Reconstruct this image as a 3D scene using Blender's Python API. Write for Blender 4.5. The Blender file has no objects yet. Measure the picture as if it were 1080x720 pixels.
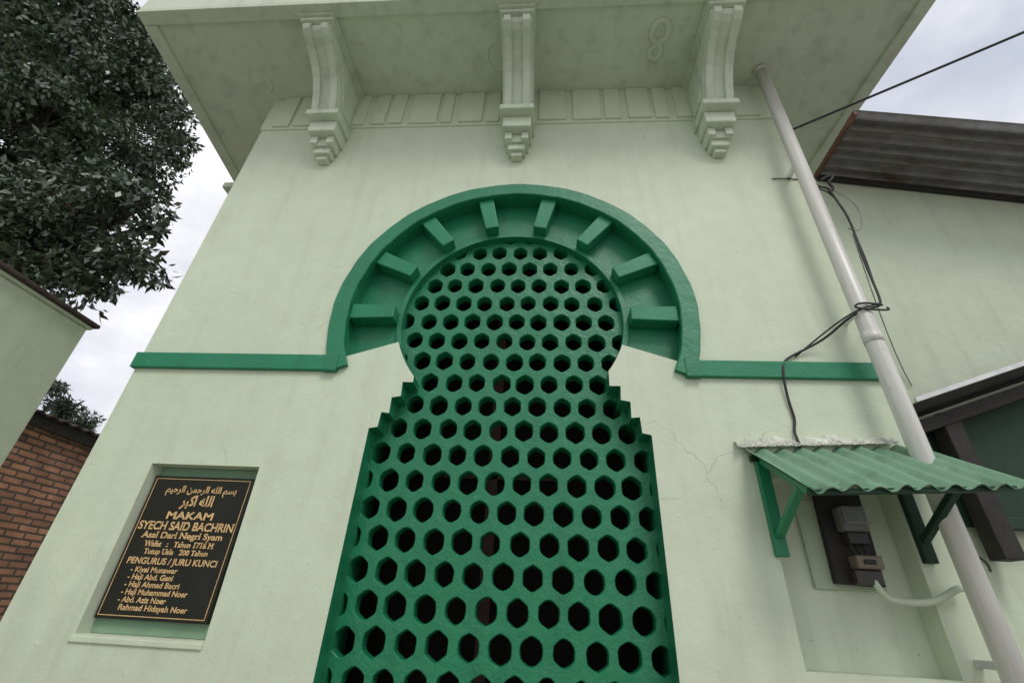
import bpy, bmesh, math, random
import numpy as np
from mathutils import Vector, Matrix
random.seed(7); rng=np.random.default_rng(7)
S=bpy.context.scene
COL=S.collection
rad=math.radians

# ------------------------------------------------------------------ materials
def nt(name):
    m=bpy.data.materials.new(name); m.use_nodes=True
    t=m.node_tree; b=t.nodes["Principled BSDF"]
    return m,t,b
def N(t,typ,**kw):
    n=t.nodes.new(typ)
    for k,v in kw.items():
        if k in n.inputs: n.inputs[k].default_value=v
        else: setattr(n,k,v)
    return n
def ramp(t,fac,stops):
    r=t.nodes.new("ShaderNodeValToRGB"); e=r.color_ramp.elements
    while len(e)<len(stops): e.new(0.5)
    for i,(p,c) in enumerate(stops):
        e[i].position=p; e[i].color=(*c,1) if len(c)==3 else c
    t.links.new(fac,r.inputs[0]); return r
def mixc(t,fac,a,b,mode='MIX'):
    m=t.nodes.new("ShaderNodeMix"); m.data_type='RGBA'; m.blend_type=mode
    for s,v in ((m.inputs[0],fac),(m.inputs[6],a),(m.inputs[7],b)):
        if isinstance(v,bpy.types.NodeSocket): t.links.new(v,s)
        elif isinstance(v,(int,float)): s.default_value=v
        else: s.default_value=(*v,1)
    return m.outputs[2]
def coords(t,scale=(1,1,1)):
    g=t.nodes.new("ShaderNodeNewGeometry")
    m=t.nodes.new("ShaderNodeMapping"); m.inputs['Scale'].default_value=scale
    t.links.new(g.outputs['Position'],m.inputs[0]); return m.outputs[0]
def noise(t,vec,scale,detail=4,rough=.55):
    n=N(t,"ShaderNodeTexNoise"); n.inputs['Scale'].default_value=scale
    n.inputs['Detail'].default_value=detail; n.inputs['Roughness'].default_value=rough
    t.links.new(vec,n.inputs['Vector']); return n.outputs['Fac']
def bump(t,b,h,strength,dist=.01,prev=None):
    n=t.nodes.new("ShaderNodeBump"); n.inputs['Strength'].default_value=strength
    n.inputs['Distance'].default_value=dist
    t.links.new(h,n.inputs['Height'])
    if prev is not None: t.links.new(prev,n.inputs['Normal'])
    t.links.new(n.outputs[0],b.inputs['Normal']); return n.outputs[0]

def painted(name,col,dirt,rough=.6,stain=.35,chips=None,bs=.25,gloss=0.3,cracks=False):
    m,t,b=nt(name)
    v=coords(t); vs=coords(t,(5,5,.5))
    big=noise(t,v,.9,3); mid=noise(t,v,6,4,.65); fine=noise(t,v,60,2); st=noise(t,vs,1.6,4,.6)
    r1=ramp(t,big,[(.3,(0,0,0)),(.75,(1,1,1))]).outputs[0]
    r2=ramp(t,st,[(.5,(0,0,0)),(.78,(1,1,1))]).outputs[0]
    c=mixc(t,r1,col,tuple(x*.9 for x in col))
    mm=t.nodes.new("ShaderNodeMath"); mm.operation='MULTIPLY'; mm.inputs[1].default_value=stain
    t.links.new(r2,mm.inputs[0])
    c=mixc(t,mm.outputs[0],c,dirt)
    r3=ramp(t,mid,[(.3,(.93,.93,.92)),(.6,(1,1,1))]).outputs[0]
    c=mixc(t,1.0,c,r3,'MULTIPLY')
    if chips:
        ch=noise(t,v,14,5,.75)
        rc=ramp(t,ch,[(.66,(0,0,0)),(.675,(1,1,1))]).outputs[0]
        c=mixc(t,rc,c,chips)
    n1=bump(t,b,mid,bs,.02)
    if cracks:
        # splash-back grime low on the wall (height based)
        sp=t.nodes.new("ShaderNodeSeparateXYZ"); t.links.new(v,sp.inputs[0])
        ad=t.nodes.new("ShaderNodeMath"); ad.operation='MULTIPLY_ADD'; ad.inputs[1].default_value=-1.6; t.links.new(st,ad.inputs[0]); t.links.new(sp.outputs[2],ad.inputs[2])
        gr=ramp(t,ad.outputs[0],[(.0,(.55,.55,.55)),(.95,(0,0,0))]).outputs[0]
        c=mixc(t,gr,c,tuple(x*.72 for x in col))
        dv=N(t,"ShaderNodeTexNoise"); dv.inputs['Scale'].default_value=2.2; dv.inputs['Detail'].default_value=4
        t.links.new(v,dv.inputs['Vector'])
        va=t.nodes.new("ShaderNodeVectorMath"); va.operation='MULTIPLY_ADD'; va.inputs[1].default_value=(.55,.55,.55)
        t.links.new(dv.outputs['Color'],va.inputs[0]); t.links.new(v,va.inputs[2])
        vo=t.nodes.new("ShaderNodeTexVoronoi"); vo.feature='DISTANCE_TO_EDGE'; vo.inputs['Scale'].default_value=.8
        t.links.new(va.outputs[0],vo.inputs['Vector'])
        rk=ramp(t,vo.outputs['Distance'],[(.0,(1,1,1)),(.004,(0,0,0))]).outputs[0]
        g2=noise(t,v,1.1,2)
        rg=ramp(t,g2,[(.53,(0,0,0)),(.63,(.7,.7,.7))]).outputs[0]
        k=mixc(t,1.0,rk,rg,'MULTIPLY')
        c=mixc(t,k,c,tuple(x*.55 for x in col))
        fl=noise(t,v,38,2,.5); rf=ramp(t,fl,[(.75,(0,0,0)),(.775,(.75,.75,.75))]).outputs[0]
        c=mixc(t,rf,c,(.16,.15,.11))
        lump=noise(t,v,20,2,.5); rl=ramp(t,lump,[(.64,(0,0,0)),(.76,(1,1,1))]).outputs[0]
        n1=bump(t,b,rl,.22,.005,n1)
    t.links.new(c,b.inputs['Base Color'])
    b.inputs['Roughness'].default_value=rough
    b.inputs['Specular IOR Level'].default_value=gloss
    bump(t,b,fine,bs*.8,.004,n1)
    return m
WALL=painted("pale_green_plaster",(.635,.705,.53),(.40,.44,.34),.58,.28,(.56,.61,.48),.2,.35,True)
SOFF=painted("eave_plaster",(.62,.69,.53),(.32,.35,.28),.7,.5,(.5,.54,.43),.25)
GREEN=painted("green_gloss_paint",(.014,.205,.095),(.012,.11,.055),.42,.45,(.03,.22,.12),.35,.45)
GREEN2=painted("green_band_paint",(.018,.225,.11),(.014,.12,.065),.5,.4,(.05,.26,.16),.3,.4)
LATM=painted("lattice_paint",(.011,.195,.085),(.008,.09,.045),.40,.5,(.03,.23,.12),.6,.5)
NEI=painted("neighbour_plaster",(.57,.64,.48),(.36,.40,.30),.7,.4,(.46,.50,.40),.3)
DKG=painted("dark_green_boards",(.016,.045,.026),(.012,.03,.018),.6,.4,None,.3)
def simple(name,col,rough=.5,metal=0,ns=8,var=.25,bs=.15):
    m,t,b=nt(name); v=coords(t); n=noise(t,v,ns,4,.6)
    r=ramp(t,n,[(.3,tuple(x*(1-var) for x in col)),(.7,tuple(min(1,x*(1+var*.5)) for x in col))])
    t.links.new(r.outputs[0],b.inputs['Base Color']); b.inputs['Roughness'].default_value=rough
    b.inputs['Metallic'].default_value=metal
    if bs>0: bump(t,b,noise(t,v,ns*6,2),bs,.005)
    return m
m,t,b=nt("white_pvc"); v=coords(t); vs=coords(t,(30,30,1.2)); n1=noise(t,vs,1,4,.6); n2=noise(t,v,9,4,.7)
c=ramp(t,n1,[(.35,(.70,.69,.65)),(.7,(.54,.52,.47))]).outputs[0]
t.links.new(mixc(t,ramp(t,n2,[(.62,(0,0,0)),(.70,(.8,.8,.8))]).outputs[0],c,(.36,.33,.27)),b.inputs['Base Color']); b.inputs['Roughness'].default_value=.35
PVC=m
BLACK=simple("black_rubber",(.02,.02,.02),.6)
BOARD=simple("black_marble",(.012,.010,.009),.28,0,6,.4,.03)
GOLD=simple("gold_lettering",(.72,.47,.22),.45,.0,20,.25,.0)
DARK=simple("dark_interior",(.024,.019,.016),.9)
WOOD=simple("old_wood",(.028,.024,.02),.8,0,12,.4,.4)
GREY=simple("meter_plastic",(.15,.145,.13),.35,0,8,.2,.05)
BEIGE=simple("breaker_plastic",(.18,.14,.10),.4,0,8,.2,.05)
CONC=simple("concrete_ground",(.31,.30,.27),.9,0,3,.3,.3)
MORT=simple("mortar",(.62,.64,.55),.9,0,14,.4,.8)
BARK=simple("bark",(.07,.055,.04),.95,0,7,.5,.8)
TILE=simple("coping_tile",(.06,.038,.032),.85,0,6,.5,.5)
ZINC=simple("zinc_edge",(.72,.73,.72),.5,.0,6,.3,.2)
AWN=painted("awning_green_sheet",(.19,.34,.22),(.08,.14,.09),.5,.7,(.42,.48,.38),.2)
NGREEN=painted("niche_green",(.24,.38,.25),(.13,.2,.13),.6,.3)
NPAN=painted("niche_panel",(.44,.52,.37),(.3,.34,.25),.6,.3)
m,t,b=nt("weathered_corrugated_metal"); v=coords(t,(.5,2.5,1)); v2=coords(t)
n1=noise(t,v,2.6,5,.65); n2=noise(t,v2,9,4,.7)
c=ramp(t,n1,[(.33,(.10,.06,.04)),(.40,(.165,.155,.145)),(.66,(.26,.265,.26))]).outputs[0]
c=mixc(t,1.0,c,ramp(t,n2,[(.3,(.6,.58,.56)),(.7,(1.1,1.1,1.1))]).outputs[0],'MULTIPLY')
t.links.new(c,b.inputs['Base Color']); b.inputs['Roughness'].default_value=.5; b.inputs['Metallic'].default_value=.1
bump(t,b,n2,.3,.006); RUST=m
m,t,b=nt("glass_cover"); b.inputs['Base Color'].default_value=(.5,.5,.47,1); b.inputs['Roughness'].default_value=.12
b.inputs['Transmission Weight'].default_value=.7; GLASS=m

# bricks
m,t,b=nt("red_bricks")
g=t.nodes.new("ShaderNodeNewGeometry"); sx=t.nodes.new("ShaderNodeSeparateXYZ"); cx=t.nodes.new("ShaderNodeCombineXYZ")
t.links.new(g.outputs['Position'],sx.inputs[0]); t.links.new(sx.outputs[1],cx.inputs[0]); t.links.new(sx.outputs[2],cx.inputs[1])
wv=N(t,"ShaderNodeTexNoise"); wv.inputs['Scale'].default_value=7; t.links.new(cx.outputs[0],wv.inputs['Vector'])
wa=t.nodes.new("ShaderNodeVectorMath"); wa.operation='MULTIPLY_ADD'; wa.inputs[1].default_value=(.02,.016,0)
t.links.new(wv.outputs['Color'],wa.inputs[0]); t.links.new(cx.outputs[0],wa.inputs[2])
br=t.nodes.new("ShaderNodeTexBrick"); t.links.new(wa.outputs[0],br.inputs[0])
br.inputs['Scale'].default_value=1; br.inputs['Brick Width'].default_value=.21; br.inputs['Row Height'].default_value=.068
br.inputs['Mortar Size'].default_value=.012; br.inputs['Color1'].default_value=(.58,.29,.18,1); br.inputs['Color2'].default_value=(.34,.17,.115,1)
br.inputs['Mortar'].default_value=(.12,.10,.085,1); br.inputs['Mortar Smooth'].default_value=.3
nn=noise(t,cx.outputs[0],4,5,.7); rr=ramp(t,nn,[(.3,(.55,.52,.5)),(.7,(1.3,1.27,1.25))])
t.links.new(mixc(t,1.0,br.outputs[0],rr.outputs[0],'MULTIPLY'),b.inputs['Base Color']); b.inputs['Roughness'].default_value=.9
inv=t.nodes.new("ShaderNodeMath"); inv.operation='SUBTRACT'; inv.inputs[0].default_value=1; t.links.new(br.outputs['Fac'],inv.inputs[1])
n1=bump(t,b,inv.outputs[0],.8,.02); bump(t,b,noise(t,cx.outputs[0],40,3),.4,.01,n1)
BRICK=m
# leaves
m,t,b=nt("leaves"); v=coords(t); n1=noise(t,v,1.2,2); n2=noise(t,v,17,1)
r=ramp(t,n2,[(.3,(.028,.052,.024)),(.52,(.06,.095,.046)),(.72,(.13,.17,.10))]); r2=ramp(t,n1,[(.35,(.7,.7,.7)),(.7,(1.25,1.25,1.2))])
t.links.new(mixc(t,1.0,r.outputs[0],r2.outputs[0],'MULTIPLY'),b.inputs['Base Color']); b.inputs['Roughness'].default_value=.36
b.inputs['Specular IOR Level'].default_value=.8
LEAF=m

# ------------------------------------------------------------------ helpers
def empty(name,parent=None):
    o=bpy.data.objects.new(name,None); COL.objects.link(o); o.parent=parent; return o
def mk(name,verts,faces,mat,parent=None,smooth=False,bevel=0,seg=2):
    me=bpy.data.meshes.new(name); me.from_pydata([tuple(v) for v in verts],[],faces); me.update()
    bm=bmesh.new(); bm.from_mesh(me); bmesh.ops.recalc_face_normals(bm,faces=bm.faces); bm.to_mesh(me); bm.free()
    o=bpy.data.objects.new(name,me); COL.objects.link(o)
    for mm in (mat if isinstance(mat,(list,tuple)) else [mat]): me.materials.append(mm)
    if smooth:
        for p in me.polygons: p.use_smooth=True
    o.parent=parent
    if bevel:
        bv=o.modifiers.new("bevel",'BEVEL'); bv.width=bevel; bv.segments=seg; bv.limit_method='ANGLE'
    return o
def box(name,x0,x1,y0,y1,z0,z1,mat,parent=None,bevel=.004,rot=None):
    v=[Vector((x,y,z)) for x in (x0,x1) for y in (y0,y1) for z in (z0,z1)]
    if rot:
        c=Vector(((x0+x1)/2,(y0+y1)/2,(z0+z1)/2)); M=Matrix.Rotation(rot[0],3,rot[1]); v=[M@(p-c)+c for p in v]
    f=[(0,1,3,2),(4,6,7,5),(0,4,5,1),(2,3,7,6),(0,2,6,4),(1,5,7,3)]
    return mk(name,v,f,mat,parent,bevel=bevel)
def prism(name,poly,y0,y1,mat,parent=None,bevel=0):
    """poly in (x,z), extruded in y"""
    n=len(poly); v=[(x,y0,z) for x,z in poly]+[(x,y1,z) for x,z in poly]
    f=[tuple(range(n)),tuple(range(n,2*n))]+[(i,(i+1)%n,n+(i+1)%n,n+i) for i in range(n)]
    return mk(name,v,f,mat,parent,bevel=bevel)
def prismx(name,poly,x0,x1,mat,parent=None,bevel=0):
    """poly in (y,z) extruded in x"""
    n=len(poly); v=[(x0,a,b_) for a,b_ in poly]+[(x1,a,b_) for a,b_ in poly]
    f=[tuple(range(n)),tuple(range(n,2*n))]+[(i,(i+1)%n,n+(i+1)%n,n+i) for i in range(n)]
    return mk(name,v,f,mat,parent,bevel=bevel)
def prismz(name,poly,z0,z1,mat,parent=None,bevel=0):
    """poly in (x,y) extruded in z"""
    n=len(poly); v=[(a,b_,z0) for a,b_ in poly]+[(a,b_,z1) for a,b_ in poly]
    f=[tuple(range(n)),tuple(range(n,2*n))]+[(i,(i+1)%n,n+(i+1)%n,n+i) for i in range(n)]
    return mk(name,v,f,mat,parent,bevel=bevel)
def slab_holes(name,loops,y0,y1,mats,parent=None,matfn=None):
    cu=bpy.data.curves.new(name,'CURVE'); cu.dimensions='2D'; cu.fill_mode='BOTH'; cu.extrude=(y1-y0)/2
    for lp in loops:
        s=cu.splines.new('POLY'); s.points.add(len(lp)-1); s.use_cyclic_u=True
        for i,(x,z) in enumerate(lp): s.points[i].co=(x,z,0,1)
    tmp=bpy.data.objects.new("tmp",cu); COL.objects.link(tmp)
    bpy.context.view_layer.update()
    me=bpy.data.meshes.new_from_object(tmp.evaluated_get(bpy.context.evaluated_depsgraph_get()))
    bpy.data.objects.remove(tmp)
    me.transform(Matrix.Translation((0,(y0+y1)/2,0))@Matrix.Rotation(rad(90),4,'X'))
    bm=bmesh.new(); bm.from_mesh(me); bmesh.ops.remove_doubles(bm,verts=bm.verts,dist=1e-5)
    bmesh.ops.recalc_face_normals(bm,faces=bm.faces); bm.to_mesh(me); bm.free()
    me.materials.clear()
    for mm in mats: me.materials.append(mm)
    for p in me.polygons:
        p.use_smooth=False
        p.material_index=matfn(p) if matfn else 0
    o=bpy.data.objects.new(name,me); COL.objects.link(o); o.parent=parent; return o
def tube(name,pts,r,mat,parent=None,smooth_path=True,res=4):
    cu=bpy.data.curves.new(name,'CURVE'); cu.dimensions='3D'; cu.bevel_depth=r; cu.bevel_resolution=res; cu.use_fill_caps=True
    s=cu.splines.new('NURBS' if smooth_path else 'POLY'); s.points.add(len(pts)-1)
    for i,p in enumerate(pts): s.points[i].co=(*p,1)
    if smooth_path: s.use_endpoint_u=True; s.order_u=4; s.resolution_u=8
    o=bpy.data.objects.new(name,cu); COL.objects.link(o); cu.materials.append(mat); o.parent=parent; return o

# ------------------------------------------------------------------ geometry constants
CX,CZ=-.238,3.335
RI,RM,RO=.76,1.112,1.215
GX=-.215                       # centre of lower opening
A0=rad(-19)
RD=.125                        # recess depth of the ring
def arc(r,a0,a1,n): return [(CX+r*math.cos(a0+(a1-a0)*i/n),CZ+r*math.sin(a0+(a1-a0)*i/n)) for i in range(n+1)]
ZB=.3
def steps_right():
    return [(GX+.815,ZB),(GX+.815,2.50),(GX+.765,2.51),(GX+.760,2.605),(GX+.712,2.60),(GX+.715,2.70),(GX+.660,2.71),(GX+.665,2.80),(GX+.60,2.80),(GX+.60,2.84)]
SR=steps_right(); SL=[(2*GX-x,z+.006*math.sin(9*z)) for x,z in reversed(SR)]
aN=math.atan2(-(math.sqrt(RI**2-(GX+.60-CX)**2)),GX+.60-CX)
aL=math.pi-math.atan2(-(math.sqrt(RI**2-(-(GX-.60)+CX)**2)),CX-(GX-.60))
SR[-1]=(SR[-1][0],CZ+RI*math.sin(aN)); SL[0]=(SL[0][0],CZ+RI*math.sin(aL))
key=SR[:-1]+arc(RI,aN,aL,72)+SL[1:]
front_open=SR[:-1]+arc(RI,aN,A0,8)+arc(RM,A0,math.pi-A0,80)+arc(RI,math.pi-A0,aL,8)+SL[1:]
XL,XR=-2.68,2.0
wall_rect=[(XL,0),(XR,0),(XR,5.85),(XL,5.85)]
sign_n=[(-2.265,1.42),(-1.60,1.42),(-1.615,2.25),(-2.265,2.25)]
met_n=[(1.145,1.45),(1.785,1.45),(1.785,2.28),(1.145,2.28)]

B=empty("shrine_building")
def mfA(p):
    c=p.center
    if abs(p.normal.y)>.5: return 0
    if -1.5<c.x<1.05 and .2<c.z<4.6: return 1
    return 0
slab_holes("front_wall",[wall_rect,front_open,sign_n,met_n],0,RD,[WALL,GREEN],B,mfA)
slab_holes("front_wall_core",[[(XL+.003,0),(XR-.003,0),(XR-.003,5.84),(XL+.003,5.84)],key],RD+.0005,.32,[WALL,GREEN],B,mfA)
ring=arc(RI+.0,A0,math.pi-A0,80)+list(reversed(arc(RM+.01,A0,math.pi-A0,80)))
slab_holes("arch_ring_back",[ring],RD-.012,RD+.002,[GREEN],B)
lip=arc(RI-.002,A0,math.pi-A0,80)+list(reversed(arc(RI+.03,A0,math.pi-A0,80)))
slab_holes("arch_inner_lip",[lip],RD-.04,RD-.0125,[GREEN],B)
def sweep(name,prof,a0,a1,n,mat):
    v=[];f=[];k=len(prof)
    for i in range(n+1):
        a=a0+(a1-a0)*i/n; wob=.002*math.sin(a*17)+.0015*math.sin(a*41)
        for r,y in prof: v.append((CX+(r+wob)*math.cos(a),y,CZ+(r+wob)*math.sin(a)))
    for i in range(n):
        for j in range(k): f.append((i*k+j,i*k+(j+1)%k,(i+1)*k+(j+1)%k,(i+1)*k+j))
    f.append(tuple(range(k))); f.append(tuple(n*k+j for j in range(k)))
    return mk(name,v,f,mat,B)
sweep("arch_moulding",[(RM-.01,.02),(RM-.01,-.028),(RM-.004,-.034),(RO-.008,-.038),(RO,-.031),(RO,.01)],rad(-23.2),rad(203.2),110,GREEN)
for k in range(8):
    a=math.pi*k/7+random.uniform(-.008,.008); ca,sa=math.cos(a),math.sin(a); tw=.055
    def P(r,t): return (CX+r*ca-t*sa,CZ+r*sa+t*ca)
    prism("arch_block_%d"%(k+1),[P(.795,-tw*.9),P(1.100,-tw*1.08),P(1.100,tw*1.08),P(.795,tw*.9)],.002,RD-.013,GREEN2,B,.007)
box("band_left",XL-.02,-1.37,-.028,.005,2.862,2.972,GREEN2,B,.006)
box("band_right",.895,XR-.02,-.028,.005,2.862,2.972,GREEN2,B,.006)
box("band_foot_left",-1.400,-1.312,-.042,.006,2.855,2.980,GREEN,B,.004)
box("band_foot_right",.836,.924,-.042,.006,2.855,2.980,GREEN,B,.004)
box("band_left_return",XL-.021,XL-.001,-.026,2.5,2.863,2.971,GREEN2,B,.002)
# shell
box("side_wall_left",XL,XL+.2,.322,5,0,5.84,WALL,B)
box("side_wall_right",XR-.2,XR,.322,5,0,5.84,WALL,B)
box("rear_wall",XL,XR,5.002,5.2,0,5.84,WALL,B)
box("inner_partition",XL+.21,XR-.21,1.6,1.75,0,5.8,DARK,B)
box("inner_ceiling",XL+.21,XR-.21,.33,1.59,4.4,4.5,DARK,B)
box("inner_side_l",XL+.21,XL+.6,.33,1.59,0,4.39,DARK,B)
box("inner_side_r",XR-.6,XR-.21,.33,1.59,0,4.39,DARK,B)
IW=simple("inner_wood",(.10,.05,.04),.7)
box("inner_post",-.42,-.34,.9,.98,0,4.39,IW,B)
box("inner_frame",-.75,.1,.9,.97,2.45,2.53,IW,B)
# eave (slightly out of square, as built)
EFL,EBL,EFR,EBR=(-3.50,-.82),(-3.71,1.03),(2.99,-.82),(2.86,1.03)
prismz("eave_slab",[EFL,EFR,EBR,EBL],5.853,6.05,SOFF,B,.01)
bw=.11
prismz("eave_border_front",[(-3.502,-.823),(2.992,-.823),(2.985,-.823+bw),(-3.512,-.823+bw)],5.822,5.8525,SOFF,B,.006)
prismz("eave_border_left",[(-3.514,-.711),(-3.514+bw,-.711),(-3.713+bw,1.033),(-3.713,1.033)],5.822,5.8525,SOFF,B,.006)
prismz("eave_border_right",[(2.985-bw,-.711),(2.985,-.711),(2.863,1.033),(2.863-bw,1.033)],5.822,5.8525,SOFF,B,.006)
box("eave_lip_back",-3.70,-2.7,.96,1.05,5.72,5.8215,SOFF,B,.01)
box("eave_lip_step",-3.73,-3.50,.86,1.07,5.64,5.7195,SOFF,B,.012)
box("eave_lip_knob",-3.66,-3.56,.90,1.03,5.58,5.6395,SOFF,B,.012)
box("roof_parapet",-3.3,2.77,-.6,5.1,6.052,6.6,WALL,B,.01)
# frieze
box("frieze_base",XL-.012,XR,-.012,.006,5.37,5.851,WALL,B,.003)
xs=XL+.10; i=0
ws=[.16,.22,.12,.24,.13,.13,.26,.10,.22,.12,.26,.24,.25,.14,.2,.12,.25,.13,.22,.2,.14,.24]
while xs<XR-.15:
    w=ws[i%len(ws)]; box("frieze_panel_%d"%i,xs,min(xs+w,XR-.02),-.030,-.010,5.40+.004*(i%3),5.85,WALL,B,.006); xs+=w+.035+.03*(i%2); i+=1
def bracket(cx,w,idx):
    E=empty("eave_bracket_%d"%idx,B)
    pts=[(-.0,5.80)]
    out=[(-.68,5.80),(-.70,5.74),(-.685,5.70),(-.64,5.672),(-.57,5.66),(-.50,5.63),(-.43,5.585),(-.37,5.53),(-.33,5.47),(-.30,5.41),(-.275,5.35),(-.26,5.30),(-.24,5.26),(0,5.26)]
    prismx("console_core",pts+out,cx-w*.46,cx+w*.46,SOFF,E)
    inner=[(-.05,5.74)]+[(-.60,5.74),(-.56,5.71),(-.47,5.68),(-.39,5.63),(-.32,5.56),(-.27,5.48),(-.24,5.40),(-.20,5.33),(-.05,5.33)]
    prismx("cheek_panel_l",inner,cx-w*.46-.010,cx-w*.46+.002,SOFF,E,.003)
    prismx("cheek_panel_r",inner,cx+w*.46-.002,cx+w*.46+.010,SOFF,E,.003)
    out2=[(y-.024,z-.014) if y<-.01 else (y,z) for y,z in out]
    rib=w*.115
    for s in (-1,1):
        xc=cx+s*w*.29
        prismx("console_rib_%d"%(s+1),[(-.02,5.79)]+out2[:-1]+[(-.02,5.252)],xc-rib,xc+rib,SOFF,E,.006)
    box("cap",cx-w*.58,cx+w*.58,-.76,0,5.802,5.852,SOFF,E,.006)
    box("cap_step",cx-w*.53,cx+w*.53,-.735,-.001,5.765,5.8015,SOFF,E,.006)
    box("foot_abacus",cx-w*.54,cx+w*.54,-.275,-.001,5.19,5.25,SOFF,E,.008)
    box("foot_1",cx-w*.45,cx+w*.45,-.20,-.001,5.06,5.1885,SOFF,E,.008)
    for s in (-1,1): box("foot_rib_%d"%(s+1),cx+s*w*.26-w*.11,cx+s*w*.26+w*.11,-.145,-.001,4.975,5.0585,SOFF,E,.006)
    box("foot_3",cx-w*.36,cx+w*.36,-.12,-.0015,4.97,5.0575,SOFF,E,.005)
    box("foot_4",cx-w*.27,cx+w*.27,-.095,-.001,4.905,4.9685,SOFF,E,.005)
    box("foot_5",cx-w*.17,cx+w*.17,-.065,-.001,4.86,4.9035,SOFF,E,.005)
bracket(-1.94,.265,1); bracket(-.262,.265,2); bracket(1.385,.265,3)
def torus(name,cx,cy,rx,ry,r,z,mat,parent):
    v=[];f=[];n=32;k=8
    for i in range(n):
        a=2*math.pi*i/n
        for j in range(k):
            bb=2*math.pi*j/k; v.append((cx+(rx+r*math.cos(bb))*math.cos(a),cy+(ry+r*math.cos(bb))*math.sin(a),z+r*.6*math.sin(bb)))
    for i in range(n):
        for j in range(k): f.append((i*k+j,i*k+(j+1)%k,((i+1)%n)*k+(j+1)%k,((i+1)%n)*k+j))
    return mk(name,v,f,mat,parent,smooth=True)
torus("soffit_rosette_a",.93,-.50,.070,.085,.030,5.852,SOFF,B)
torus("soffit_rosette_b",.92,-.335,.045,.06,.028,5.852,SOFF,B)
torus("soffit_rosette_c",-.45,-.35,.10,.12,.014,5.852,SOFF,B)
torus("soffit_rosette_d",-2.75,-.2,.10,.12,.010,5.852,SOFF,B)

# lattice ---------------------------------------------------------------
PX,PZ=.1555,.158
def inside(x,z,m=.09):
    if math.hypot(x-CX,z-CZ)<RI+m and z>2.75: return True
    if z<=2.9:
        hw=.815 if z<2.5+.05 else .815-(z-2.5)*.65
        return abs(x-GX)<hw+m
    return False
def hexpoly(hw,h1,h2,rr=.35):
    c=[(0,h2),(-hw,h1),(-hw,-h1),(0,-h2),(hw,-h1),(hw,h1)]
    out=[]; n=len(c)
    for i in range(n):
        p0=Vector(c[i-1]);p=Vector(c[i]);p2=Vector(c[(i+1)%n])
        a=p+(p0-p)*rr*.9; d=p+(p2-p)*rr*.9
        for tt in (0,.5,1): out.append(((1-tt)**2*a+2*tt*(1-tt)*p+tt*tt*d))
    return out
LV=[];LF=[]
bC=PZ*.5+ .026; aC=PZ-bC
cell=[(0,bC),(-PX/2,aC),(-PX/2,-aC),(0,-bC),(PX/2,-aC),(PX/2,aC)]
cell18=[]
for i in range(6):
    p0=Vector(cell[i-1]);p=Vector(cell[i]);p2=Vector(cell[(i+1)%6])
    cell18+= [p+(p0-p)*.3333,p,p+(p2-p)*.3333]
y0,y1=.140,.215
for j in range(-8,22):
    z=1.447+PZ*j
    if z<.3: continue
    for i in range(-12,13):
        x=-.205+PX*i+(PX/2 if j%2 else 0)
        if not inside(x,z): continue
        jx,jz=random.uniform(-.004,.004),random.uniform(-.004,.004); s=random.uniform(.95,1.06)
        hp=hexpoly(.0525*s,.033*s,.0675*s,random.uniform(.25,.4))
        hp=[Vector((p[0]+random.uniform(-.0014,.0014),p[1]+random.uniform(-.0014,.0014))) for p in hp]
        base=len(LV)
        rings=[(cell18,y0,1,0),(hp,y0,1.10,1),(hp,y0+.004,1.035,1),(hp,y0+.014,1.0,1),(hp,y1,1.0,1),(cell18,y1,1,0)]
        for poly,yy,sc,mv in rings:
            for p in poly: LV.append((x+p[0]*sc+jx*mv,yy,z+p[1]*sc+jz*mv))
        for r in range(5):
            for q in range(18):
                a=base+r*18+q; b2=base+r*18+(q+1)%18
                LF.append((a,b2,b2+18,a+18))
lat=mk("lattice_screen",LV,LF,LATM,B)
bm=bmesh.new(); bm.from_mesh(lat.data); bmesh.ops.remove_doubles(bm,verts=bm.verts,dist=.0004); bm.to_mesh(lat.data); bm.free()
box("gate_sill",GX-.83,GX+.83,-.03,.099,.2,.299,GREEN,B)

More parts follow.
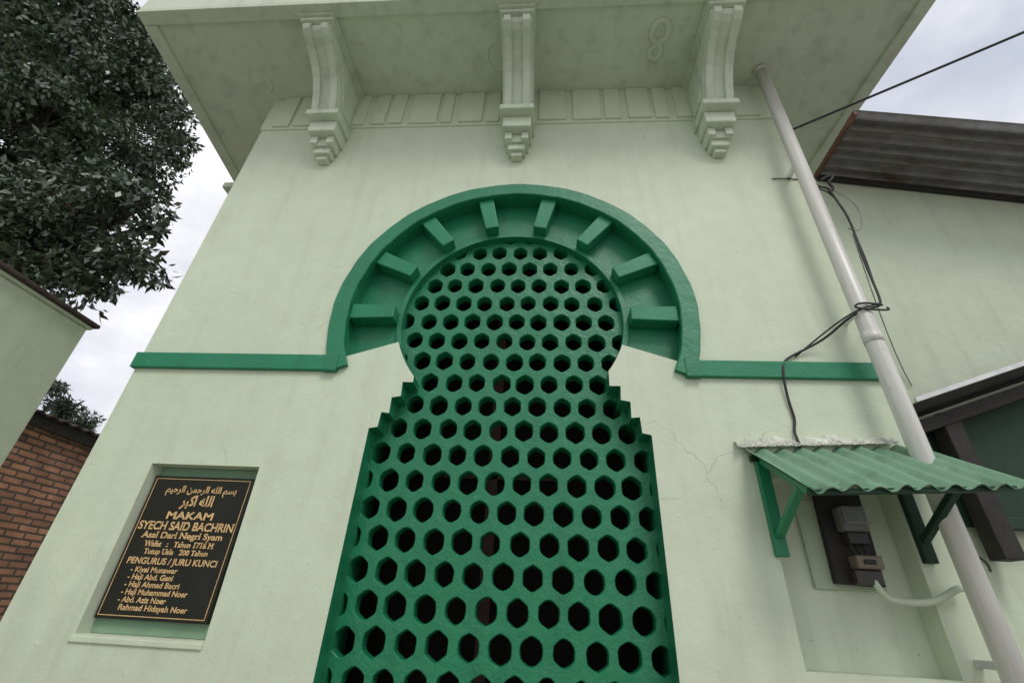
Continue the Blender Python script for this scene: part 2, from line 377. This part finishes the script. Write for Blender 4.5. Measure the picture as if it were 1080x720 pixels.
# sign ------------------------------------------------------------------
SG=empty("memorial_sign")
sx0,sx1,sz0,sz1=-2.255,-1.655,1.485,2.195
box("plaque",sx0,sx1,.055,.085,sz0,sz1,BOARD,SG,.003)
for nm,a in (("top",(sx0+.015,sx1-.015,sz1-.018,sz1-.0145)),("bottom",(sx0+.015,sx1-.015,sz0+.0145,sz0+.018)),("left",(sx0+.015,sx0+.0185,sz0+.019,sz1-.019)),("right",(sx1-.0185,sx1-.015,sz0+.019,sz1-.019))):
    box("gold_border_"+nm,a[0],a[1],.0525,.0545,a[2],a[3],GOLD,SG,0)
box("niche_back_green",-2.263,-1.602,.0855,RD-.0005,1.422,2.248,NGREEN,SG,0)
box("sign_sill",-2.28,-1.60,-.010,-.001,1.385,1.412,WALL,SG,.006)
def text(body,x,z,w,h,align='CENTER',name="lettering",bold=.0,serif=False):
    cu=bpy.data.curves.new(name,'FONT'); cu.body=body; cu.size=1; cu.align_x='LEFT'; cu.offset=bold; cu.extrude=0.0
    o=bpy.data.objects.new(name,cu); COL.objects.link(o); bpy.context.view_layer.update()
    me=bpy.data.meshes.new_from_object(o.evaluated_get(bpy.context.evaluated_depsgraph_get())); bpy.data.objects.remove(o)
    if len(me.vertices)==0: return
    co=np.array([v.co[:] for v in me.vertices]); mn=co.min(0); mx=co.max(0)
    sx_=w/(mx[0]-mn[0]); sz_=h/.72 if h>0 else sx_
    x0=x-w/2 if align=='CENTER' else x
    for v in me.vertices: v.co=Vector((x0+(v.co.x-mn[0])*sx_,.0535,z+v.co.y*sz_))
    me.materials.clear(); me.materials.append(GOLD)
    o=bpy.data.objects.new(name,me); COL.objects.link(o); o.parent=SG
    if serif:
        zs=z; xsb=sorted({round(v.co.x,4) for v in me.vertices if abs(v.co.z-zs)<.0012}); xst=sorted({round(v.co.x,4) for v in me.vertices if abs(v.co.z-(z+mx[1]*sz_))<.0025})
        for lst,zc in ((xsb,zs),(xst,z+mx[1]*sz_-.003)):
            vv=[]; g=[]
            for xx in lst:
                if g and xx-g[-1]<.009: g.append(xx)
                else:
                    if len(g)>1: vv.append((g[0],g[-1]))
                    g=[xx]
            if len(g)>1: vv.append((g[0],g[-1]))
            V=[];F=[]
            for a,b_ in vv:
                if b_-a>.014: continue
                k=len(V); V+=[(a-.0035,.0530,zc),(b_+.0035,.0530,zc),(b_+.0035,.0530,zc+.0035),(a-.0035,.0530,zc+.0035)]; F.append((k,k+1,k+2,k+3))
            if V: mk(name+"_serifs",V,F,GOLD,SG)
H=sz1-sz0; W=sx1-sx0; mid=(sx0+sx1)/2
def zz(f): return sz1-f*H
text("MAKAM",mid,zz(.325),.27,.038,bold=.03,name="line_makam",serif=True)
text("SYECH SAID BACHRIN",mid,zz(.405),.545,.042,bold=.025,name="line_name",serif=True)
text("Asal Dari Negri Syam",mid,zz(.465),.46,.031,bold=.025,name="line_origin",serif=True)
text("Wafat   :   Tahun 1716 M",mid,zz(.525),.39,.027,bold=.025,name="line_date",serif=True)
text("Tutup Usia   200 Tahun",mid,zz(.577),.36,.026,bold=.025,name="line_age",serif=True)
text("PENGURUS / JURU KUNCI",mid,zz(.645),.50,.031,bold=.025,name="line_heading")
for i,(s,w) in enumerate([("- Kiyai Munawar",.26),("- Haji Abd. Gani",.25),("- Haji Ahmad Bacri",.30),("- Haji Muhammad Noer",.36),("- Abd. Aziz Noer",.26),("  Rahmad Hidayah Noer",.37)]):
    text(s,sx0+(.09 if i<5 else .11),zz(.70+.0485*i),w,.026,'LEFT',bold=.025,name="line_keeper_%d"%i)
bis="\uFEE2\uFEF4\uFEA3\uFEAE\uFEDF\uFE8D \uFEE6\uFEE4\uFEA3\uFEAE\uFEDF\uFE8D \uFEEA\uFEE0\uFEDF\uFE8D \uFEE2\uFEB4\uFE91"
text(bis,mid+.01,zz(.125),.42,.036,name="arabic_bismillah",bold=.025)
text("\uFEAE\uFE92\uFEDB\uFE8D \uFEEA\uFEE0\uFEDF\uFE8D",mid+.01,zz(.225),.19,.055,name="arabic_takbir",bold=.03)

# meter niche -----------------------------------------------------------
MT=empty("electric_meter")
box("niche_panel",1.33,1.66,.100,RD-.0005,1.78,2.20,NPAN,MT,.004)
box("mounting_board",1.42,1.64,.055,.099,1.80,2.235,simple("dark_board",(.022,.018,.016),.7),MT,.004,rot=(rad(2),'Y'))
box("meter_case",1.475,1.60,-.025,.054,2.03,2.15,GREY,MT,.016)
box("meter_cover",1.482,1.593,-.045,-.026,2.06,2.145,GLASS,MT,.008)
box("meter_dial",1.50,1.575,-.0265,-.0255,2.08,2.125,simple("dial",(.35,.34,.31),.5),MT,0)
box("terminal_cover",1.49,1.585,-.01,.054,1.975,2.028,simple("terminal",(.03,.03,.03),.5),MT,.006)
box("breaker_box",1.49,1.61,-.02,.054,1.865,1.925,BEIGE,MT,.008)
box("breaker_switch",1.52,1.57,-.032,-.021,1.885,1.905,BLACK,MT,.003)
box("lower_terminal",1.48,1.60,.005,.054,1.80,1.862,simple("term2",(.045,.04,.035),.5),MT,.004)
for k in range(3): tube("wire_%d"%k,[(1.50+.03*k,.03,2.0),(1.495+.03*k,-.01,1.96),(1.51+.025*k,0,1.90)],.005,BLACK,MT)
tube("conduit",[(1.56,.02,1.82),(1.57,.0,1.75),(1.60,-.01,1.735),(1.72,-.03,1.73),(1.80,-.05,1.755),(1.86,-.06,1.80),(1.90,-.04,1.80)],.015,NEI,MT)

# awning ----------------------------------------------------------------
AW=empty("corrugated_awning")
def corr(name,p00,p10,p01,waves,amp,thick,mat,parent,ragged=0):
    p00,p10,p01=map(Vector,(p00,p10,p01)); U=p10-p00; V=p01-p00; n=U.cross(V).normalized()
    if n.z<0: n=-n
    nu=waves*10; nv=6; v=[];f=[]
    rg=[1+ragged*(.5*math.sin(q*.21)+.5*random.uniform(-1,1)*.3) for q in range(nu+1)]
    for s in (0,1):
        for j in range(nv+1):
            for i in range(nu+1):
                a=i/nu; bq=j/nv*(rg[i] if j==nv else 1)
                h=amp*math.cos(2*math.pi*waves*a)*(1+.15*math.sin(a*31))+.004*math.sin(a*23+bq*3)
                v.append(p00+U*a+V*bq+n*(h-s*thick))
    K=(nu+1)*(nv+1)
    for s in (0,1):
        for j in range(nv):
            for i in range(nu):
                a=s*K+j*(nu+1)+i; f.append((a,a+1,a+nu+2,a+nu+1))
    for j in (0,nv):
        for i in range(nu):
            a=j*(nu+1)+i; f.append((a,a+1,K+a+1,K+a))
    for i in (0,nu):
        for j in range(nv):
            a=j*(nu+1)+i; f.append((a,a+nu+1,K+a+nu+1,K+a))
    return mk(name,v,f,mat,parent,smooth=False)
corr("sheet",(1.08,-.005,2.425),(1.985,-.005,2.47),(1.11,-.46,2.115),9,.013,.004,AWN,AW,.02)
def beamg(name,a,bb,w,h,mat,parent):
    a=Vector(a);bb=Vector(bb);d=(bb-a).normalized(); s=d.cross(Vector((0,0,1))).normalized(); u=s.cross(d)
    v=[p+s*i*w/2+u*j*h/2 for p in(a,bb) for i in(-1,1) for j in(-1,1)]
    return mk(name,v,[(0,1,3,2),(4,5,7,6),(0,1,5,4),(2,3,7,6),(0,2,6,4),(1,3,7,5)],mat,parent,bevel=.003)
beamg("rail_front",(1.13,-.43,2.108),(1.97,-.43,2.152),.03,.022,DKG,AW)
beamg("rail_wall",(1.10,-.018,2.378),(1.80,-.018,2.412),.03,.03,DKG,AW)
box("post_left",1.12,1.18,-.035,-.001,1.90,2.36,GREEN,AW,.004)
box("post_right",1.795,1.85,-.035,-.001,1.90,2.38,DKG,AW,.004)
beamg("brace_left",(1.15,-.036,1.99),(1.15,-.34,2.155),.035,.03,GREEN,AW)
beamg("brace_right",(1.822,-.036,2.0),(1.822,-.34,2.18),.035,.03,DKG,AW)
beamg("rafter_left",(1.15,-.036,2.36),(1.15,-.41,2.118),.03,.03,GREEN,AW)
beamg("rafter_right",(1.822,-.036,2.40),(1.822,-.41,2.15),.03,.03,DKG,AW)
v=[];f=[];n=160;K=7
h=.04
hs=[]
for i in range(n+1):
    h+=random.uniform(-.007,.007); h=min(.062,max(.028,h))
    if random.random()<.05: h=random.uniform(.028,.062)
    hs.append(h)
for i in range(n+1):
    x=1.04+.83*i/n; zc=2.437+.045*i/n
    for k in range(K):
        u=k/(K-1); dep=.042*(1-u)**.6*(1+.25*random.uniform(-1,1)) if k<K-1 else .0
        v.append((x+random.uniform(-.001,.001),-.001-dep,zc-.006+ (hs[i]+.008)*u+random.uniform(-.0015,.0015)))
for i in range(n):
    for k in range(K-1): a=i*K+k; f.append((a,a+1,a+K+1,a+K))
mk("mortar_fillet",v,f,MORT,AW,smooth=True)

# drain pipe ------------------------------------------------------------
DP=empty("drain_pipe")
def cyl(name,x,y,z0,z1,r,mat,parent,n=32):
    v=[(x+r*math.cos(2*math.pi*i/n),y+r*math.sin(2*math.pi*i/n),z) for z in (z0,z1) for i in range(n)]
    f=[(i,(i+1)%n,n+(i+1)%n,n+i) for i in range(n)]+[tuple(range(n)),tuple(range(n,2*n))]
    o=mk(name,v,f,mat,parent)
    for p in o.data.polygons: p.use_smooth=len(p.vertices)==4
    return o
cyl("pipe",1.87,-.16,0.02,5.85,.047,PVC,DP)
cyl("pipe_socket_low",1.87,-.16,3.02,3.09,.0495,PVC,DP)
cyl("pipe_collar",1.87,-.16,5.80,5.85,.053,PVC,DP)
for z in (4.6,3.25,1.5):
    box("pipe_clip_%d"%int(z*10),1.855,1.885,-.115,-.001,z,z+.03,ZINC,DP,.002)

# cables ----------------------------------------------------------------
CB=empty("wall_cable")
tube("cable_a",[(2.14,.1,4.62),(2.12,-.02,4.5),(2.10,-.05,4.35),(2.14,-.06,4.1),(2.10,-.06,3.8),(2.08,-.08,3.5),(2.04,-.12,3.32),(1.94,-.20,3.25),(1.80,-.18,3.22),(1.70,-.06,3.12),(1.55,-.02,3.05),(1.43,-.012,2.99),(1.40,-.03,2.93),(1.385,-.03,2.85),(1.385,-.012,2.7),(1.40,-.012,2.6),(1.36,-.012,2.53),(1.37,-.04,2.46),(1.37,-.02,2.40)],.0072,BLACK,CB)
tube("cable_b",[(2.14,.1,4.60),(2.10,-.03,4.45),(2.15,-.05,4.2),(2.12,-.06,4.0),(2.12,-.06,3.7),(2.05,-.10,3.40),(1.98,-.2,3.27),(1.86,-.220,3.24),(1.75,-.15,3.20),(1.6,-.02,3.09),(1.5,-.012,3.01)],.005,BLACK,CB)
tube("cable_c",[(2.06,-.12,3.30),(2.02,-.2,3.22),(1.86,-.223,3.215),(1.78,-.2,3.24),(1.84,-.23,3.27),(1.97,-.2,3.26)],.006,BLACK,CB)
tube("cable_d",[(2.13,.0,4.50),(2.25,-.02,4.36),(2.28,-.02,4.2),(2.22,.0,4.0),(2.12,-.03,4.05)],.0035,simple("grey_wire",(.25,.25,.25),.6),CB)
tube("cable_e",[(2.14,-.02,4.0),(2.16,.05,3.6),(2.27,.235,3.2),(2.3,.235,2.95)],.0035,simple("grey_wire2",(.2,.2,.2),.6),CB)
tube("cable_clump",[(2.08,-.03,4.55),(2.17,-.05,4.60),(2.15,-.06,4.52),(2.08,-.05,4.50),(2.16,-.04,4.44),(2.10,-.03,4.42)],.010,BLACK,CB)
tube("wire_short",[(1.74,-.008,4.60),(1.85,-.02,4.59),(1.97,-.01,4.60),(2.12,.05,4.58)],.004,BLACK,CB)
PL=empty("power_line")
tube("wire",[(1.93,-.13,5.02),(2.3,-.32,5.045),(3.19,-.75,5.12),(5.6,-1.9,5.40),(12,-5.0,6.6)],.0095,BLACK,PL)

# neighbour on the right --------------------------------------------------
NR=empty("neighbour_house")
prism("wall",[(XR+.003,0),(9,0),(9,3.5),(2.3,4.90),(XR+.003,4.96)],.25,.5,NEI,NR)
sl=-.20
corr("corrugated_roof",(2.27,-.34,4.93),(2.27,.75,4.93),(9.0,-.34,4.93+sl*6.73),13,.022,.004,RUST,NR)
beamg("roof_edge_batten",(2.275,-.34,4.915),(2.275,.24,4.915),.02,.05,simple("rusted_edge",(.16,.07,.04),.7,.1,14,.6,.4),NR)
beamg("wall_plate",(2.28,.225,4.885),(9,.225,4.885+sl*6.7),.04,.03,WOOD,NR)
v=[];f=[];n=160
for i in range(n+1):
    x=2.28+6.6*i/n; zt=4.905+sl*(x-2.28); v.append((x,.20,zt)); v.append((x,.20,zt-.025-.03*random.random()))
for i in range(n): f.append((2*i,2*i+1,2*i+3,2*i+2))
mk("ragged_flashing",v,f,WOOD,NR)
prism("dark_timber_wall",[(2.09,2.12),(9,2.12),(9,4.6),(4.0,3.35),(2.09,2.66)],.225,.249,DKG,NR)
def quadslab(name,pts,th,mat,parent):
    p=[Vector(q) for q in pts]; v=p+[q-Vector((0,0,th)) for q in p]
    return mk(name,v,[(0,1,2,3),(4,5,6,7),(0,1,5,4),(1,2,6,5),(2,3,7,6),(3,0,4,7)],mat,parent)
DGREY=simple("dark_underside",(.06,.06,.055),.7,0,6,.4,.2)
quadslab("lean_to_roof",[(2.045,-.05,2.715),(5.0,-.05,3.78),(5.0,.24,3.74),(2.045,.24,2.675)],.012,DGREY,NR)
quadslab("lean_to_edge",[(2.04,-.066,2.733),(5.0,-.066,3.798),(5.0,-.052,3.798),(2.04,-.052,2.733)],.026,ZINC,NR)
beamg("lean_to_beam",(2.12,.12,2.62),(5,.12,3.66),.06,.07,WOOD,NR)
box("dark_post",2.27,2.37,.10,.20,1.95,2.72,WOOD,NR,.005)
box("timber_rail",2.38,6,.14,.20,2.10,2.16,DKG,NR,.004)
tube("wall_hook",[(2.22,.25,1.98),(2.22,.18,1.98),(2.24,.17,1.93),(2.22,.16,1.90)],.006,BLACK,NR)

# left neighbour wall -----------------------------------------------------
LW=empty("boundary_wall")
box("wall",-4.75,-4.5,-6,1.03,0,3.80,NEI,LW,.01)
box("coping",-4.82,-4.43,-6,1.08,3.83,3.87,TILE,LW,.01)
box("coping_bed",-4.78,-4.47,-6,1.05,3.80,3.829,NEI,LW,.006)
BH=empty("brick_house")
box("brick_wall",-5.9,-5.5,.0,9,0,3.14,BRICK,BH,.0)
prism("gable_side",[(-9,0),(-5.9,0),(-5.9,3.14),(-9,3.14)],8.5,8.9,BRICK,BH)
corr("tile_roof",(-5.36,-.1,3.22),(-5.36,9.2,3.22),(-8,-.1,3.7),60,.012,.02,TILE,BH)
box("eave_board",-5.46,-5.42,-.1,9.1,3.08,3.20,WOOD,BH,.003)

# trees -----------------------------------------------------------------
def tree(name,base,blobs,nclump,leaves,lsize,trunk_r,crad,seed,fork_f=.5):
    r=np.random.default_rng(seed); T=empty(name)
    vols=np.array([b_[3]**2.1 for b_ in blobs]); vols/=vols.sum()
    cl=[]
    while len(cl)<nclump:
        b_=blobs[r.choice(len(blobs),p=vols)]
        d=r.normal(size=3); d/=np.linalg.norm(d); q=r.uniform(.25,1.0)**.5
        cl.append(np.array(b_[:3])+d*q*b_[3]*np.array([1,1,.85]))
    cl=np.array(cl); P=[];A=[]
    for c in cl:
        n=int(leaves*r.uniform(.35,1.4)); rr=crad*r.uniform(.45,1.3)
        d=r.normal(size=(n,3)); d/=np.linalg.norm(d,axis=1)[:,None]
        q=r.uniform(0,1,size=(n,1))**.45
        off=d*q*rr*np.array([1.15,1.15,.6]); P.append(c+off); A.append(d*.8)
    P=np.concatenate(P); n=len(P); A=np.concatenate(A)
    a=r.normal(size=(n,3))*.7+A; a[:,2]-=.5; a/=np.linalg.norm(a,axis=1)[:,None]
    w=np.cross(a,r.normal(size=(n,3))*.6+np.array([0,0,1.0])); w/=np.linalg.norm(w,axis=1)[:,None]
    nn=np.cross(a,w)
    L=lsize*r.uniform(.6,1.35,size=(n,1)); Wd=L*.24
    V=np.stack([P,P+a*L*.45+w*Wd+nn*L*.06,P+a*L,P+a*L*.45-w*Wd+nn*L*.06],1).reshape(-1,3)
    me=bpy.data.meshes.new("foliage"); me.vertices.add(len(V)); me.vertices.foreach_set("co",V.ravel().astype(np.float32))
    me.loops.add(n*4); me.loops.foreach_set("vertex_index",np.arange(n*4,dtype=np.int32))
    me.polygons.add(n); me.polygons.foreach_set("loop_start",np.arange(0,n*4,4,dtype=np.int32)); me.polygons.foreach_set("loop_total",np.full(n,4,dtype=np.int32))
    me.update(); me.validate(); me.materials.append(LEAF)
    o=bpy.data.objects.new("foliage",me); COL.objects.link(o); o.parent=T
    base=Vector(base); main=Vector(blobs[0][:3]); fork=base.lerp(main,.55); fork.z=base.z+(main.z-base.z)*fork_f
    cu=bpy.data.curves.new("trunk_and_limbs",'CURVE'); cu.dimensions='3D'; cu.bevel_depth=1; cu.bevel_resolution=2
    def sp(pts,r0,r1):
        s=cu.splines.new('NURBS'); s.points.add(len(pts)-1); s.use_endpoint_u=True; s.order_u=3; s.resolution_u=5
        for i,p in enumerate(pts): s.points[i].co=(*p,1); s.points[i].radius=r0+(r1-r0)*i/(len(pts)-1)
    sp([base,base.lerp(fork,.5)+Vector((.15,.1,0)),fork],trunk_r,trunk_r*.75)
    for b_ in blobs:
        c=Vector(b_[:3]); mpt=fork.lerp(c,.5)+Vector((0,.3,.8)); sp([fork,mpt,c],trunk_r*.4,trunk_r*.10)
        near=[q for q in cl if np.linalg.norm(q-np.array(b_[:3]))<b_[3]*1.1]
        for q in near[:40]:
            q=Vector(q); k=c.lerp(q,.5)+Vector(r.normal(size=3)*.15); sp([c,k,q],trunk_r*.08,.009)
    o=bpy.data.objects.new("trunk_and_limbs",cu); COL.objects.link(o); cu.materials.append(BARK); o.parent=T
tree("broadleaf_tree",(-11.5,5.5,0),[(-10.4,2.8,10.8,2.2),(-8.1,2.2,7.35,.8),(-9.4,2.2,8.9,1.0),(-8.6,2.0,6.6,.85),(-7.1,2.0,6.5,.6),(-12.5,3,13.5,2.6),(-10.6,2.2,8.0,1.4),(-9.9,2.3,12.0,1.1),(-7.6,2.0,5.75,.45),(-6.25,2.0,6.35,.45),(-6.3,2.0,5.55,.42),(-6.9,2.0,5.45,.4),(-5.75,2.0,6.15,.33),(-5.7,2.0,5.5,.28),(-6.1,2.0,5.05,.28),(-5.95,2.0,6.7,.22),(-8.2,2.0,5.8,.4),(-7.1,2.0,7.1,.3)],480,190,.135,.33,.37,3,.62)
tree("broadleaf_tree",(-13.3,9,0),[(-12.9,8,6.0,.5),(-11.9,8,5.35,.2),(-12.4,8,5.5,.3)],26,80,.13,.12,.24,5,.7)

# ground ----------------------------------------------------------------
mk("ground",[(-300,-300,0),(300,-300,0),(300,300,0),(-300,300,0)],[(0,1,2,3)],CONC)

# ------------------------------------------------------------------ sky and sun
SUN_EL,SUN_AZ=rad(50),rad(25)   # azimuth from -Y (behind camera)
d=Vector((math.sin(SUN_AZ)*math.cos(SUN_EL),-math.cos(SUN_AZ)*math.cos(SUN_EL),math.sin(SUN_EL)))
w=bpy.data.worlds.new("World"); S.world=w; w.use_nodes=True; t=w.node_tree; bg=t.nodes["Background"]
sky=t.nodes.new("ShaderNodeTexSky"); sky.sky_type='NISHITA'; sky.sun_disc=False; sky.sun_elevation=SUN_EL
sky.sun_rotation=math.atan2(d.x,d.y); sky.air_density=1; sky.dust_density=2
tc=t.nodes.new("ShaderNodeTexCoord"); mp=t.nodes.new("ShaderNodeMapping"); mp.inputs['Scale'].default_value=(1,1,1.8)
t.links.new(tc.outputs['Generated'],mp.inputs[0])
n=noise(t,mp.outputs[0],2.6,6,.55)
cr=ramp(t,n,[(.28,(0,0,0)),(.52,(1,1,1))])
n2=noise(t,mp.outputs[0],3.6,5,.55)
cc=ramp(t,n2,[(.32,(6.0,6.2,6.8)),(.62,(9.3,9.3,9.7))])
t.links.new(mixc(t,cr.outputs[0],mixc(t,.68,sky.outputs[0],(6.2,6.6,7.6)),cc.outputs[0]),bg.inputs[0])
bg.inputs[1].default_value=.115
L=bpy.data.lights.new("sun",'SUN'); L.energy=1.3; L.angle=rad(20); L.color=(1,.97,.93)
lo=bpy.data.objects.new("sun",L); COL.objects.link(lo); lo.rotation_euler=d.to_track_quat('Z','Y').to_euler()

# ------------------------------------------------------------------ camera
Zv=Vector((45,801,-480)).normalized(); Xv=Vector((6500,-77,480)).normalized(); Xv=(Xv-Zv*Xv.dot(Zv)).normalized(); Yv=Zv.cross(Xv)
R=Matrix((Xv,Yv,Zv))
cam=bpy.data.cameras.new("camera"); cam.sensor_width=36; cam.lens=16; cam.clip_end=2000; cam.clip_start=.05
co=bpy.data.objects.new("camera",cam); COL.objects.link(co); co.matrix_world=Matrix.Translation((0,-2.5,1.6))@R.to_4x4()
S.camera=co
S.view_settings.view_transform='Standard'; S.view_settings.look='None'; S.view_settings.exposure=0
